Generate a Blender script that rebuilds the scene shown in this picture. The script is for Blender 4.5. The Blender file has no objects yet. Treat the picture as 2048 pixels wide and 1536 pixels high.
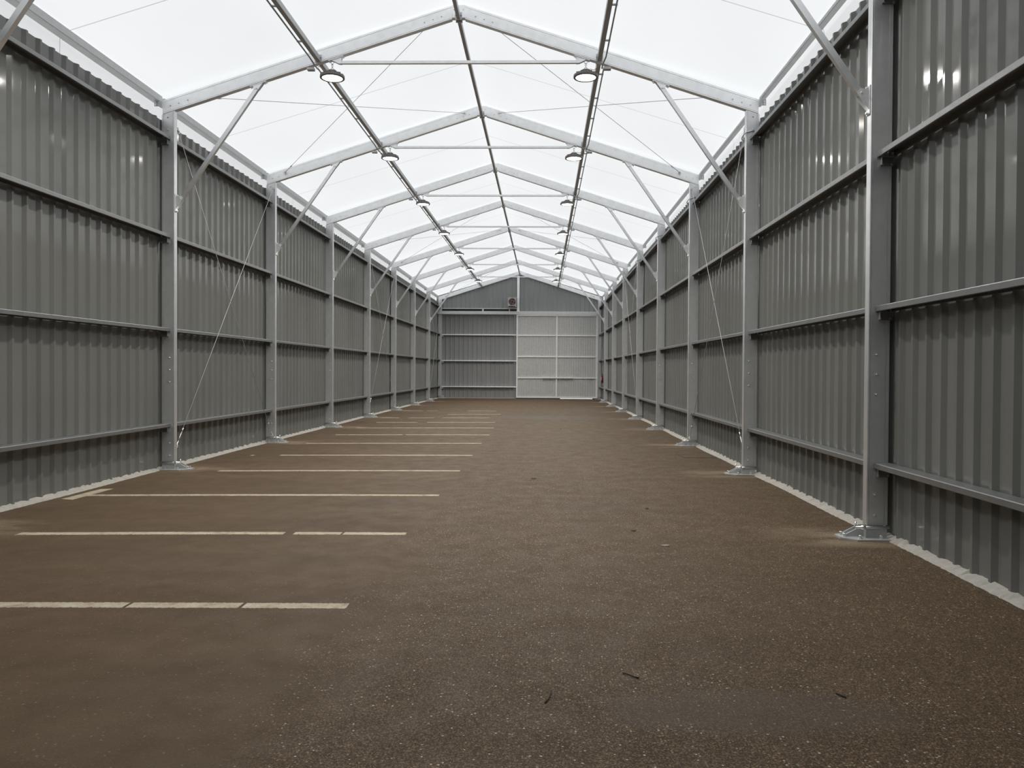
import bpy, bmesh, math, random
from mathutils import Vector, Matrix
random.seed(7)
sc = bpy.context.scene
C = sc.collection

# ------------------------------------------------------------------ camera
F_PX, CAM_X, CAM_H = 1600.0, 1.4168, 1.6748
YAW, PITCH, ROLL = .0218, .0133, .0059
def cam_axes():
    cy, sy, cp, sp, cr, sr = math.cos(YAW), math.sin(YAW), math.cos(PITCH), math.sin(PITCH), math.cos(ROLL), math.sin(ROLL)
    rx = Vector((cy, sy, 0)); ry = Vector((-sy, cy, 0)); z = Vector((0, 0, 1))
    fwd = ry * cp - z * sp; up = ry * sp + z * cp
    return rx * cr + up * sr, up * cr - rx * sr, fwd
cd = bpy.data.cameras.new('camera'); cam = bpy.data.objects.new('camera', cd); C.objects.link(cam)
cd.sensor_fit = 'HORIZONTAL'; cd.sensor_width = 36.0; cd.lens = F_PX / 2048 * 36.0
cd.shift_x = -26.765 / 2048; cd.shift_y = -4.834 / 2048
cd.clip_start = .05; cd.clip_end = 400
r_, u_, f_ = cam_axes()
M4 = Matrix((( r_.x, u_.x, -f_.x, CAM_X), (r_.y, u_.y, -f_.y, 0), (r_.z, u_.z, -f_.z, CAM_H), (0, 0, 0, 1)))
cam.matrix_world = M4
sc.camera = cam

# ------------------------------------------------------------------ world: bright overcast sky, exposure
w = bpy.data.worlds.new('overcast'); sc.world = w; w.use_nodes = True
bg = w.node_tree.nodes['Background']; bg.inputs[0].default_value = (.965, .985, 1.0, 1); bg.inputs[1].default_value = 1.75
vs = sc.view_settings
vs.view_transform = 'Standard'; vs.look = 'None'; vs.gamma = 1; vs.exposure = 0.0; vs.use_curve_mapping = False
sc.cycles.use_denoising = True
sc.cycles.max_bounces = 8; sc.cycles.diffuse_bounces = 5; sc.cycles.glossy_bounces = 4
sc.cycles.sample_clamp_indirect = 8
LAMP = 9.0          # lens glow; the lamp's own light sits in make_lamp
LAMP_W = 98.0

# ------------------------------------------------------------------ materials
def mat(name):
    m = bpy.data.materials.new(name); m.use_nodes = True
    nt = m.node_tree; b = nt.nodes['Principled BSDF']
    return m, nt, b
def N(nt, t, **kw):
    n = nt.nodes.new(t)
    for k, v in kw.items():
        if k in n.inputs: n.inputs[k].default_value = v
        else: setattr(n, k, v)
    return n
def ramp(nt, src, stops):
    r = nt.nodes.new('ShaderNodeValToRGB'); e = r.color_ramp.elements
    while len(e) > 1: e.remove(e[-1])
    e[0].position = stops[0][0]; e[0].color = stops[0][1]
    for p, c in stops[1:]:
        x = e.new(p); x.color = c
    nt.links.new(src, r.inputs[0]); return r.outputs[0]
def g(v): return (v, v, v, 1)
def math_(nt, op, a, b=None, clamp=False):
    n = nt.nodes.new('ShaderNodeMath'); n.operation = op; n.use_clamp = clamp
    for i, x in enumerate((a, b)):
        if x is None: continue
        if isinstance(x, (int, float)): n.inputs[i].default_value = x
        else: nt.links.new(x, n.inputs[i])
    return n.outputs[0]
def mix(nt, fac, a, b):
    n = nt.nodes.new('ShaderNodeMix'); n.data_type = 'RGBA'
    for idx, x in ((0, fac), (6, a), (7, b)):
        if isinstance(x, (int, float)): n.inputs[idx].default_value = x
        elif isinstance(x, tuple): n.inputs[idx].default_value = x
        else: nt.links.new(x, n.inputs[idx])
    return n.outputs[2]

def galvanized(name, tone, rough, metal=.85):
    m, nt, b = mat(name)
    tc = N(nt, 'ShaderNodeTexCoord')
    v = N(nt, 'ShaderNodeTexNoise', Scale=9.0, Detail=3.0); nt.links.new(tc.outputs['Object'], v.inputs['Vector'])
    lo, hi = tone * .95, min(1, tone * 1.04)
    col = ramp(nt, v.outputs['Fac'], [(.3, (lo * .98, lo, lo * 1.01, 1)), (.7, (hi * .985, hi, hi * 1.01, 1))])
    nt.links.new(col, b.inputs['Base Color'])
    v2 = N(nt, 'ShaderNodeTexNoise', Scale=30.0, Detail=2.0); nt.links.new(tc.outputs['Object'], v2.inputs['Vector'])
    nt.links.new(ramp(nt, v2.outputs['Fac'], [(.3, g(rough - .05)), (.7, g(rough + .07))]), b.inputs['Roughness'])
    b.inputs['Metallic'].default_value = metal
    return m
M = {}
M['galv'] = galvanized('galvanized_steel', .72, .38, .75)
M['galv_bright'] = galvanized('new_zinc_steel', .95, .48, .55)
M['galv_dark'] = galvanized('dull_zinc_steel', .5, .5, .45)
M['brace'] = galvanized('blue_zinc_brace', .78, .36, .88)
M['cleat'] = galvanized('shade_toned_cleat', .24, .5, .4)  # same zinc, its colour darkened for the shadow under the rails
M['rail'] = galvanized('matt_zinc_rail', .25, .38, .6)
M['eave'] = galvanized('eave_zinc', .58, .5, .3)
M['bolt'] = galvanized('zinc_bolts', .75, .3, .95)
M['wire'] = galvanized('steel_wire', .62, .5, .35)

def plain(name, col, rough, metal=0.0, spec=.5):
    m, nt, b = mat(name)
    tc = N(nt, 'ShaderNodeTexCoord'); v = N(nt, 'ShaderNodeTexNoise', Scale=14.0, Detail=3.0)
    nt.links.new(tc.outputs['Object'], v.inputs['Vector'])
    lo = tuple(c * .93 for c in col) + (1,); hi = tuple(min(1, c * 1.06) for c in col) + (1,)
    nt.links.new(ramp(nt, v.outputs['Fac'], [(.35, lo), (.65, hi)]), b.inputs['Base Color'])
    b.inputs['Roughness'].default_value = rough; b.inputs['Metallic'].default_value = metal
    b.inputs['Specular IOR Level'].default_value = spec
    return m
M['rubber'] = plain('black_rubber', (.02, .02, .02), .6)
M['housing'] = plain('grey_lamp_housing', (.16, .15, .145), .45)
M['door'] = plain('light_grey_door_sheet', (.50, .50, .49), .45)
M['door_frame'] = plain('pale_zinc_frame', (.82, .82, .81), .45)
M['header'] = plain('pale_zinc_track', (.66, .66, .65), .45)
M['heater'] = plain('warm_grey_enamel', (.48, .46, .44), .45)
M['heater_grille'] = plain('grille_wire', (.34, .30, .29), .45, .3)
M['fan_red'] = plain('dull_red_fan_paint', (.26, .07, .06), .5)
M['dark'] = plain('dark_cavity_metal', (.03, .025, .025), .6)
M['red'] = plain('red_cylinder_paint', (.19, .010, .016), .3)
M['label_paper'] = plain('pale_label', (.55, .40, .38), .6)
M['sealant'] = plain('pale_mortar_seal', (.39, .375, .34), .85)
M['twig'] = plain('dark_bark', (.03, .026, .02), .85)
M['leaf'] = plain('dry_leaf', (.05, .035, .022), .85)
M['paper'] = plain('pale_splinter', (.45, .44, .40), .8)
M['cable'] = plain('white_flex', (.55, .55, .55), .5)

# painted corrugated sheet, semi-gloss, faint dust towards the bottom edge
m, nt, b = mat('grey_cladding_sheet'); M['clad'] = m
tc = N(nt, 'ShaderNodeTexCoord')
mp = N(nt, 'ShaderNodeMapping'); mp.inputs['Scale'].default_value = (1, 1, .12); nt.links.new(tc.outputs['Object'], mp.inputs['Vector'])
v = N(nt, 'ShaderNodeTexNoise', Scale=2.5, Detail=4.0); nt.links.new(mp.outputs[0], v.inputs['Vector'])
nt.links.new(ramp(nt, v.outputs['Fac'], [(.3, (.160, .163, .153, 1)), (.7, (.184, .187, .176, 1))]), b.inputs['Base Color'])
v2 = N(nt, 'ShaderNodeTexNoise', Scale=5.0, Detail=3.0); nt.links.new(mp.outputs[0], v2.inputs['Vector'])
nt.links.new(ramp(nt, v2.outputs['Fac'], [(.3, g(.07)), (.7, g(.12))]), b.inputs['Roughness'])
b.inputs['Specular IOR Level'].default_value = .27
m2 = m.copy(); M['gable'] = m2; m2.name = 'grey_gable_sheet'
for n_ in m2.node_tree.nodes:
    if n_.type == 'VALTORGB' and n_.color_ramp.elements[0].color[0] > .105 and n_.color_ramp.elements[0].color[0] != n_.color_ramp.elements[0].color[2]:
        n_.color_ramp.elements[0].color = (.255, .259, .258, 1); n_.color_ramp.elements[1].color = (.282, .286, .285, 1)

# translucent roof membrane with welded seams at mid bay
m, nt, b = mat('white_translucent_membrane'); M['membrane'] = m
nt.nodes.remove(b); out = nt.nodes['Material Output']
tc = N(nt, 'ShaderNodeTexCoord'); sx = N(nt, 'ShaderNodeSeparateXYZ'); nt.links.new(tc.outputs['Object'], sx.inputs[0])
y0 = math_(nt, 'ADD', sx.outputs['Y'], -(13.155 + 2.5) + 100.0)
ph = math_(nt, 'ABSOLUTE', math_(nt, 'SUBTRACT', math_(nt, 'FRACT', math_(nt, 'ADD', math_(nt, 'DIVIDE', y0, 5.0), .5)), .5))
seam = math_(nt, 'LESS_THAN', ph, .0022)
nz = N(nt, 'ShaderNodeTexNoise', Scale=.35, Detail=2.0); nt.links.new(tc.outputs['Object'], nz.inputs['Vector'])
base = ramp(nt, nz.outputs['Fac'], [(.3, (.80, .805, .81, 1)), (.7, (.835, .84, .845, 1))])
colr = mix(nt, seam, base, (.54, .54, .55, 1))
tr = N(nt, 'ShaderNodeBsdfTranslucent'); df = N(nt, 'ShaderNodeBsdfDiffuse'); mx = N(nt, 'ShaderNodeMixShader'); mx.inputs[0].default_value = .4
nt.links.new(colr, tr.inputs['Color']); nt.links.new(colr, df.inputs['Color'])
nt.links.new(tr.outputs[0], mx.inputs[1]); nt.links.new(df.outputs[0], mx.inputs[2]); nt.links.new(mx.outputs[0], out.inputs['Surface'])

# lamp lens
m, nt, b = mat('lit_lamp_lens'); M['lens'] = m
b.inputs['Base Color'].default_value = (.9, .9, .9, 1)
b.inputs['Emission Color'].default_value = (1, .955, .88, 1); b.inputs['Emission Strength'].default_value = LAMP

# asphalt floor: brown worn asphalt, exposed aggregate, dust, damp patches
m, nt, b = mat('brown_worn_asphalt'); M['floor'] = m
tc = N(nt, 'ShaderNodeTexCoord'); P = tc.outputs['Object']
sx = N(nt, 'ShaderNodeSeparateXYZ'); nt.links.new(P, sx.inputs[0]); X, Y = sx.outputs['X'], sx.outputs['Y']
def noise(scale, detail=4.0, vec=None, rough=.55):
    n = N(nt, 'ShaderNodeTexNoise', Scale=scale, Detail=detail, Roughness=rough); nt.links.new(vec or P, n.inputs['Vector']); return n.outputs['Fac']
mp = N(nt, 'ShaderNodeMapping'); mp.inputs['Scale'].default_value = (.35, 1.1, 1); nt.links.new(P, mp.inputs['Vector'])
big = noise(.9, 5.0, mp.outputs[0]); med = noise(3.5, 5.0); fine = noise(55.0, 3.0)
brown = ramp(nt, big, [(.28, (.080, .052, .030, 1)), (.5, (.102, .068, .041, 1)), (.72, (.126, .086, .053, 1))])
brown = mix(nt, ramp(nt, med, [(.45, g(0)), (.75, g(.45))]), brown, (.064, .044, .027, 1))
# smooth worn bays on the parking side (x below about .15) against the rough aisle
edge = math_(nt, 'ADD', X, math_(nt, 'MULTIPLY', math_(nt, 'SUBTRACT', noise(.8, 3.0), .5), 1.6))
rough_mask = ramp(nt, edge, [(0.0, g(.16)), (.02, g(.30)), (.6, g(1))])
grain = noise(140.0, 2.0)
brown = mix(nt, rough_mask, brown, mix(nt, .5, brown, (.036, .024, .015, 1)))
vor = N(nt, 'ShaderNodeTexVoronoi', Scale=62.0); nt.links.new(P, vor.inputs['Vector'])
vs_ = N(nt, 'ShaderNodeSeparateColor'); nt.links.new(vor.outputs['Color'], vs_.inputs[0])
cell = math_(nt, 'LESS_THAN', vor.outputs['Distance'], .36)
pale = math_(nt, 'MULTIPLY', math_(nt, 'GREATER_THAN', vs_.outputs[0], .70), cell)
palest = math_(nt, 'MULTIPLY', math_(nt, 'GREATER_THAN', vs_.outputs[0], .965), cell)
pit = math_(nt, 'MULTIPLY', math_(nt, 'LESS_THAN', vs_.outputs[0], .22), cell)
clump = ramp(nt, noise(1.7, 4.0), [(.38, g(.25)), (.62, g(1))])
pm = math_(nt, 'MULTIPLY', math_(nt, 'MULTIPLY', pale, rough_mask), clump)
c1 = mix(nt, math_(nt, 'MULTIPLY', pm, .85), brown, (.36, .265, .165, 1))
c1 = mix(nt, math_(nt, 'MULTIPLY', math_(nt, 'MULTIPLY', pit, rough_mask), .8), c1, (.024, .017, .012, 1))
c1 = mix(nt, math_(nt, 'MULTIPLY', math_(nt, 'MULTIPLY', palest, rough_mask), .9), c1, (.58, .54, .46, 1))
vor2 = N(nt, 'ShaderNodeTexVoronoi', Scale=170.0); nt.links.new(P, vor2.inputs['Vector'])
vs2 = N(nt, 'ShaderNodeSeparateColor'); nt.links.new(vor2.outputs['Color'], vs2.inputs[0])
c1 = mix(nt, math_(nt, 'MULTIPLY', math_(nt, 'GREATER_THAN', vs2.outputs[0], .72), math_(nt, 'MULTIPLY', rough_mask, .55)), c1, (.23, .165, .10, 1))
c1 = mix(nt, math_(nt, 'MULTIPLY', math_(nt, 'LESS_THAN', vs2.outputs[0], .25), math_(nt, 'MULTIPLY', rough_mask, .6)), c1, (.026, .019, .012, 1))
c1 = mix(nt, ramp(nt, grain, [(.42, g(.0)), (.7, g(.35))]), c1, (.042, .030, .019, 1))
# damp bluish patches with ragged edges: (centre x, centre y, half width, half length, strength)
def blob(cx, cy, hx, hy, amp, soft=.55, rag=.9):
    dx = math_(nt, 'DIVIDE', math_(nt, 'SUBTRACT', X, cx), hx); dy = math_(nt, 'DIVIDE', math_(nt, 'SUBTRACT', Y, cy), hy)
    d = math_(nt, 'ADD', math_(nt, 'MULTIPLY', dx, dx), math_(nt, 'MULTIPLY', dy, dy))
    d = math_(nt, 'ADD', d, math_(nt, 'MULTIPLY', math_(nt, 'SUBTRACT', noise(2.2, 4.0), .5), rag))
    return math_(nt, 'MULTIPLY', ramp(nt, d, [(.25, g(1)), (.25 + soft, g(0))]), amp)
for args in ((2.5, 3.95, .95, .34, .45), (1.9, 28.8, 2.8, 1.6, .8), (3.3, 35.0, 1.2, 2.2, .5)):
    c1 = mix(nt, blob(*args), c1, (.088, .076, .064, 1))
for args in ((-1.2, 6.9, 1.3, .5, .3), (-2.6, 7.1, 1.1, .4, .3), (-.6, 9.9, .5, .5, .4), (-2.2, 9.4, 1.5, .3, .3), (2.1, 9.9, .6, .35, .4)):
    c1 = mix(nt, blob(*args), c1, (.060, .046, .034, 1))
# pale sand swept out beside the column feet
ax = math_(nt, 'ABSOLUTE', X)
yy = math_(nt, 'ABSOLUTE', math_(nt, 'SUBTRACT', math_(nt, 'FRACT', math_(nt, 'ADD', math_(nt, 'DIVIDE', math_(nt, 'ADD', Y, 100 - 13.155 - .05), 5.0), .5)), .5))
near = math_(nt, 'MULTIPLY', ramp(nt, yy, [(.03, g(1)), (.115, g(0))]), ramp(nt, math_(nt, 'DIVIDE', ax, 5.0), [(.72, g(0)), (.86, g(1))]))
sand = math_(nt, 'MULTIPLY', near, ramp(nt, noise(2.6, 4.0, mp.outputs[0]), [(.40, g(0)), (.62, g(1))]))
c1 = mix(nt, math_(nt, 'MULTIPLY', sand, .7), c1, (.33, .26, .18, 1))
nt.links.new(c1, b.inputs['Base Color'])
nt.links.new(ramp(nt, med, [(.3, g(.58)), (.7, g(.75))]), b.inputs['Roughness'])
b.inputs['Specular IOR Level'].default_value = .12
b.inputs['Sheen Weight'].default_value = .05; b.inputs['Sheen Roughness'].default_value = .45; b.inputs['Sheen Tint'].default_value = (1, .76, .56, 1)
bp = N(nt, 'ShaderNodeBump', Strength=.35, Distance=.004)
nt.links.new(math_(nt, 'ADD', math_(nt, 'MULTIPLY', pm, .8), fine), bp.inputs['Height']); nt.links.new(bp.outputs[0], b.inputs['Normal'])

# worn road paint
m, nt, b = mat('worn_white_road_paint'); M['paint'] = m
tc = N(nt, 'ShaderNodeTexCoord')
n1 = N(nt, 'ShaderNodeTexNoise', Scale=7.0, Detail=6.0, Roughness=.7); nt.links.new(tc.outputs['Object'], n1.inputs['Vector'])
n2 = N(nt, 'ShaderNodeTexNoise', Scale=60.0, Detail=3.0); nt.links.new(tc.outputs['Object'], n2.inputs['Vector'])
cp = ramp(nt, n1.outputs['Fac'], [(.34, (.24, .19, .13, 1)), (.46, (.36, .31, .22, 1)), (.7, (.48, .435, .345, 1))])
cp = mix(nt, ramp(nt, n2.outputs['Fac'], [(.55, g(0)), (.72, g(.5))]), cp, (.18, .14, .10, 1))
nt.links.new(cp, b.inputs['Base Color']); b.inputs['Roughness'].default_value = .8
m, nt, b = mat('pale_concrete_yard'); M['ground'] = m
tc = N(nt, 'ShaderNodeTexCoord'); n1 = N(nt, 'ShaderNodeTexNoise', Scale=.8, Detail=4.0); nt.links.new(tc.outputs['Object'], n1.inputs['Vector'])
nt.links.new(ramp(nt, n1.outputs['Fac'], [(.3, (.42, .41, .39, 1)), (.7, (.5, .49, .47, 1))]), b.inputs['Base Color']); b.inputs['Roughness'].default_value = .9

# ------------------------------------------------------------------ mesh helpers
def box(bm, x0, x1, y0, y1, z0, z1, bev=0.0):
    v = [bm.verts.new((x, y, z)) for x in sorted((x0, x1)) for y in sorted((y0, y1)) for z in sorted((z0, z1))]
    fs = [bm.faces.new([v[i] for i in q]) for q in ((0, 1, 3, 2), (4, 6, 7, 5), (0, 4, 5, 1), (2, 3, 7, 6), (0, 2, 6, 4), (1, 5, 7, 3))]
    if bev:
        es = list({e for f in fs for e in f.edges})
        bmesh.ops.bevel(bm, geom=es, offset=bev, segments=2, affect='EDGES', profile=.5)
def prism(bm, pts0, pts1):
    """closed tube between two equal point loops"""
    a = [bm.verts.new(p) for p in pts0]; c = [bm.verts.new(p) for p in pts1]; n = len(a)
    for i in range(n): bm.faces.new((a[i], a[(i + 1) % n], c[(i + 1) % n], c[i]))
    bm.faces.new(a[::-1]); bm.faces.new(c)
def tube(bm, path, r, seg=8):
    path = [Vector(p) for p in path]; rings = []
    for i, p in enumerate(path):
        d = (path[min(i + 1, len(path) - 1)] - path[max(i - 1, 0)]).normalized()
        a = Vector((0, 0, 1)) if abs(d.z) < .9 else Vector((1, 0, 0))
        u = d.cross(a).normalized(); v = d.cross(u)
        rings.append([bm.verts.new(p + (u * math.cos(t) + v * math.sin(t)) * r) for t in (2 * math.pi * k / seg for k in range(seg))])
    for a, c in zip(rings, rings[1:]):
        for k in range(seg): bm.faces.new((a[k], a[(k + 1) % seg], c[(k + 1) % seg], c[k]))
    bm.faces.new(rings[0][::-1]); bm.faces.new(rings[-1])
def bar(bm, p0, p1, wd, ht, side):
    """square bar from p0 to p1; side = horizontal direction of its width"""
    p0, p1 = Vector(p0), Vector(p1); d = (p1 - p0).normalized(); s = Vector(side); n = d.cross(s).normalized()
    L = lambda p: [p + s * a * wd / 2 + n * c * ht / 2 for a, c in ((-1, -1), (1, -1), (1, 1), (-1, 1))]
    prism(bm, L(p0), L(p1))
def lathe(bm, prof, cx, cy, seg=32, cap=True):
    rings = [[bm.verts.new((cx + r * math.cos(t), cy + r * math.sin(t), z)) for t in (2 * math.pi * k / seg for k in range(seg))] for r, z in prof]
    for a, c in zip(rings, rings[1:]):
        for k in range(seg): bm.faces.new((a[k], a[(k + 1) % seg], c[(k + 1) % seg], c[k]))
    if cap: bm.faces.new(rings[0][::-1]); bm.faces.new(rings[-1])
def torus(bm, c, R, r, axis='y', seg=16, s2=6):
    c = Vector(c); rings = []
    for k in range(seg):
        t = 2 * math.pi * k / seg
        d = Vector((math.cos(t), 0, math.sin(t))) if axis == 'y' else Vector((0, math.cos(t), math.sin(t)))
        nrm = Vector((0, 1, 0)) if axis == 'y' else Vector((1, 0, 0))
        rings.append([bm.verts.new(c + d * (R + r * math.cos(q)) + nrm * r * math.sin(q)) for q in (2 * math.pi * j / s2 for j in range(s2))])
    for i in range(seg):
        a, e = rings[i], rings[(i + 1) % seg]
        for j in range(s2): bm.faces.new((a[j], a[(j + 1) % s2], e[(j + 1) % s2], e[j]))
def dome(bm, c, axis, r, h):
    """bolt head: hex washer and small dome standing out of a face along axis"""
    c = Vector(c); ax = Vector(axis).normalized(); a = Vector((0, 0, 1)) if abs(ax.z) < .9 else Vector((1, 0, 0))
    u = ax.cross(a).normalized(); v = ax.cross(u)
    lo = []
    for k, (rr, hh) in enumerate(((r * 1.35, 0), (r * 1.35, h * .3), (r, h * .3), (r, h * .9), (r * .7, h))):
        lo.append([bm.verts.new(c + ax * hh + (u * math.cos(t) + v * math.sin(t)) * rr) for t in (2 * math.pi * q / 6 for q in range(6))])
    for p, q in zip(lo, lo[1:]):
        for k in range(6): bm.faces.new((p[k], p[(k + 1) % 6], q[(k + 1) % 6], q[k]))
    bm.faces.new(lo[0][::-1]); bm.faces.new(lo[-1])
BM = bmesh.new
def obj(name, bm, m, parent=None, smooth=False):
    """bm is in world coordinates; under a parent it is moved to the parent's base"""
    bmesh.ops.recalc_face_normals(bm, faces=bm.faces)
    if parent is not None:
        p = parent; off = Vector()
        while p is not None: off += p.location; p = p.parent
        bmesh.ops.translate(bm, vec=-off, verts=bm.verts)
    me = bpy.data.meshes.new(name); bm.to_mesh(me); bm.free(); me.materials.append(m)
    if smooth:
        for f in me.polygons: f.use_smooth = True
    o = bpy.data.objects.new(name, me); C.objects.link(o)
    if parent is not None: o.parent = parent
    return o
def one(name, fn, m, parent=None, smooth=False):
    bm = BM(); fn(bm); return obj(name, bm, m, parent, smooth)
def tag(o, label, cat, group=None):
    o['label'] = label; o['category'] = cat; o['kind'] = 'thing'
    if group: o['group'] = group
    return o
def thing(name, loc, label=None, cat=None, group=None):
    o = bpy.data.objects.new(name, None); C.objects.link(o); o.location = loc; o.empty_display_size = .2
    if label: tag(o, label, cat, group)
    return o
def struct(o): o['kind'] = 'structure'; return o
def kids(o): return [c for c in C.objects if c.parent is o]
def dup(src, loc, label, skip=()):
    def cp(o, par):
        c = o.copy(); C.objects.link(c)
        if par is not None: c.parent = par
        for ch in CH.get(o.name, []):
            if ch.name.split('.')[0] not in skip: cp(ch, c)
        return c
    CH = {}
    stack = [src]
    while stack:
        o = stack.pop(); CH[o.name] = list(o.children); stack += CH[o.name]
    r = cp(src, None); r.location = loc; r['label'] = label
    return r

# ------------------------------------------------------------------ measures
YA, BAY = 13.155, 5.0
FR = {n: YA + BAY * k for n, k in zip('YZABCDEFGH', range(-2, 8))}
NAMES = list(FR)
XI, XO = 4.70, 4.89
ZR, SL = 7.465, .3225
zb = lambda x: ZR - SL * abs(x)
YB, YE = -1.85, 48.42
side_txt = {-1: 'beside the parking lines', 1: 'opposite the parking lines'}
ORD = ['nearest', 'second', 'third', 'fourth', 'fifth', 'sixth', 'seventh', 'eighth', 'ninth']
def ordc(n, s):      # columns as counted in view along one wall
    seen = 'ABCDEFGH' if s < 0 else 'ZABCDEFGH'
    if n not in seen: return 'entrance-end' if n == 'Y' else 'out-of-view'
    i = seen.index(n); return ORD[i] if n != 'H' else 'farthest corner'
def ordf(n):         # roof frames as counted in view
    if n in 'YZ': return 'entrance-end' if n == 'Y' else 'out-of-view'
    return ORD['ABCDEFGH'.index(n)] if n != 'H' else 'farthest'
def ordb(n, s):      # bays along one wall (named by their nearer frame)
    seen = 'ZABCDEFG' if s < 0 else 'YZABCDEFG'
    if n not in seen: return 'out of view'
    i = seen.index(n); return ORD[i] if n != 'G' else 'farthest'

# ------------------------------------------------------------------ setting
def fl(bm):
    n = 40
    vs0 = [bm.verts.new((-5.2, YB - .1 + (YE + YB * -1 + .1) * i / n * 1.0, 0)) for i in range(n + 1)]
    vs1 = [bm.verts.new((5.2, v.co.y, 0)) for v in vs0]
    for i in range(n): bm.faces.new((vs0[i], vs1[i], vs1[i + 1], vs0[i + 1]))
    r = bmesh.ops.extrude_face_region(bm, geom=bm.faces[:]); bmesh.ops.translate(bm, vec=(0, 0, -.15), verts=[v for v in r['geom'] if isinstance(v, bmesh.types.BMVert)])
struct(one('floor', fl, M['floor']))
struct(one('ground', lambda bm: box(bm, -60, 60, -60, 110, -.5, -.03), M['ground']))

PITCH_S = .2735
def sheet(bm, pts):
    """pts: list of (p, q) along the wall; filled by caller"""
def corrugate(a0, a1, phase, pitch=PITCH_S, depth=.035, flat=.15, sl=.045):
    """profile offsets along a wall: (position, 0 = outer .. depth = inner)"""
    rib = pitch - flat - 2 * sl; out = []
    k0 = math.floor((a0 - phase) / pitch) - 1
    p = phase + k0 * pitch - sl / 2
    while p < a1 + pitch:
        out += [(p, 0), (p + sl, depth), (p + sl + rib, depth), (p + 2 * sl + rib, 0)]
        p += pitch
    out = [(min(max(a, a0), a1), d) for a, d in out if a0 - .3 < a < a1 + .3]
    res = []
    for q in out:
        if not res or q[0] > res[-1][0] + 1e-5: res.append(q)
    return res
def side_wall(s, phase):
    def f(bm):
        pr = corrugate(YB, YE, phase); xo = 4.972
        lo = [bm.verts.new((s * (xo - d), a, .0)) for a, d in pr]; hi = [bm.verts.new((s * (xo - d), a, 5.82)) for a, d in pr]
        for i in range(len(pr) - 1): bm.faces.new((lo[i], lo[i + 1], hi[i + 1], hi[i]))
    o = struct(one('wall_left' if s < 0 else 'wall_right', f, M['clad']))
    md = o.modifiers.new('thickness', 'SOLIDIFY'); md.thickness = .002; md.offset = 0
side_wall(-1, 11.34); side_wall(1, 7.13)

def roof_z(x): return 7.715 - .3045 * abs(x) if abs(x) < 4.96 else 6.205 - (abs(x) - 4.96) * .08
def membrane(bm):
    xs = [-5.10, -5.09, -5.07, -4.96, -2.3, -.05, 0, .05, 2.3, 4.96, 5.07, 5.09, 5.10]
    zs = [5.55, 6.12, 6.198] + [roof_z(x) for x in xs[3:10]] + [6.198, 6.12, 5.55]
    ys = [YB - .06 + (YE - YB + .12) * i / 40 for i in range(41)]
    rows = [[bm.verts.new((x, y, z)) for x, z in zip(xs, zs)] for y in ys]
    for a, c in zip(rows, rows[1:]):
        for i in range(len(xs) - 1): bm.faces.new((a[i], a[i + 1], c[i + 1], c[i]))
ceil = struct(one('ceiling', membrane, M['membrane']))

YG = 48.40
def gable(bm, y, x0, x1, z0, z1, phase, pitch=PITCH_S, toroof=True, sgn=1):
    pr = corrugate(x0, x1, phase, pitch, .03)
    lo = [bm.verts.new((a, y - sgn * d, z0)) for a, d in pr]
    hi = [bm.verts.new((a, y - sgn * d, (roof_z(a) - .01) if toroof else z1)) for a, d in pr]
    for i in range(len(pr) - 1): bm.faces.new((lo[i], lo[i + 1], hi[i + 1], hi[i]))
def far(bm):
    gable(bm, YG - .06, -5.05, 5.05, 5.25, 0, 0.0)
    gable(bm, YG, -5.05, -.02, 0, 5.45, -2.3, toroof=False)
    gable(bm, YG, 4.60, 5.05, 0, 5.45, 4.7, toroof=False)
o = struct(one('wall_far', far, M['gable'])); md = o.modifiers.new('thickness', 'SOLIDIFY'); md.thickness = .002; md.offset = 0
def back(bm): gable(bm, YB - .02, -5.05, 5.05, 0, 0, 0.0, sgn=-1)
o = struct(one('wall_back', back, M['gable'])); md = o.modifiers.new('thickness', 'SOLIDIFY'); md.thickness = .002; md.offset = 0

# ragged mortar strip along the foot of each wall
def seal(s):
    def f(bm):
        rnd = random.Random(5 + s); y = YB; sec = []
        while y < YE:
            xin = 4.850 + rnd.uniform(-.006, .006) + .012 * math.sin(y * 1.7 + s)
            top = .036 + rnd.uniform(0, .016) + (.012 if rnd.random() < .12 else 0)
            mid = rnd.uniform(.012, .02)
            sec.append([(s * xin, y, 0), (s * (xin + .012), y, mid), (s * 4.925, y, top * .75), (s * 4.955, y, top), (s * 4.968, y, top * .9), (s * 4.968, y, 0)])
            y += rnd.uniform(.02, .06)
        vv = [[bm.verts.new(p) for p in q] for q in sec]
        for a, c in zip(vv, vv[1:]):
            for i in range(6): bm.faces.new((a[i], a[(i + 1) % 6], c[(i + 1) % 6], c[i]))
        bm.faces.new(vv[0]); bm.faces.new(vv[-1][::-1])
    struct(one('baseboard_left' if s < 0 else 'baseboard_right', f, M['sealant']))
seal(-1); seal(1)
def seal_far(bm):
    rnd = random.Random(3); x = -4.86
    box(bm, -4.86, -.25, YG - .11, YG - .03, 0, .05)
struct(one('baseboard_far', seal_far, M['sealant']))

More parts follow.
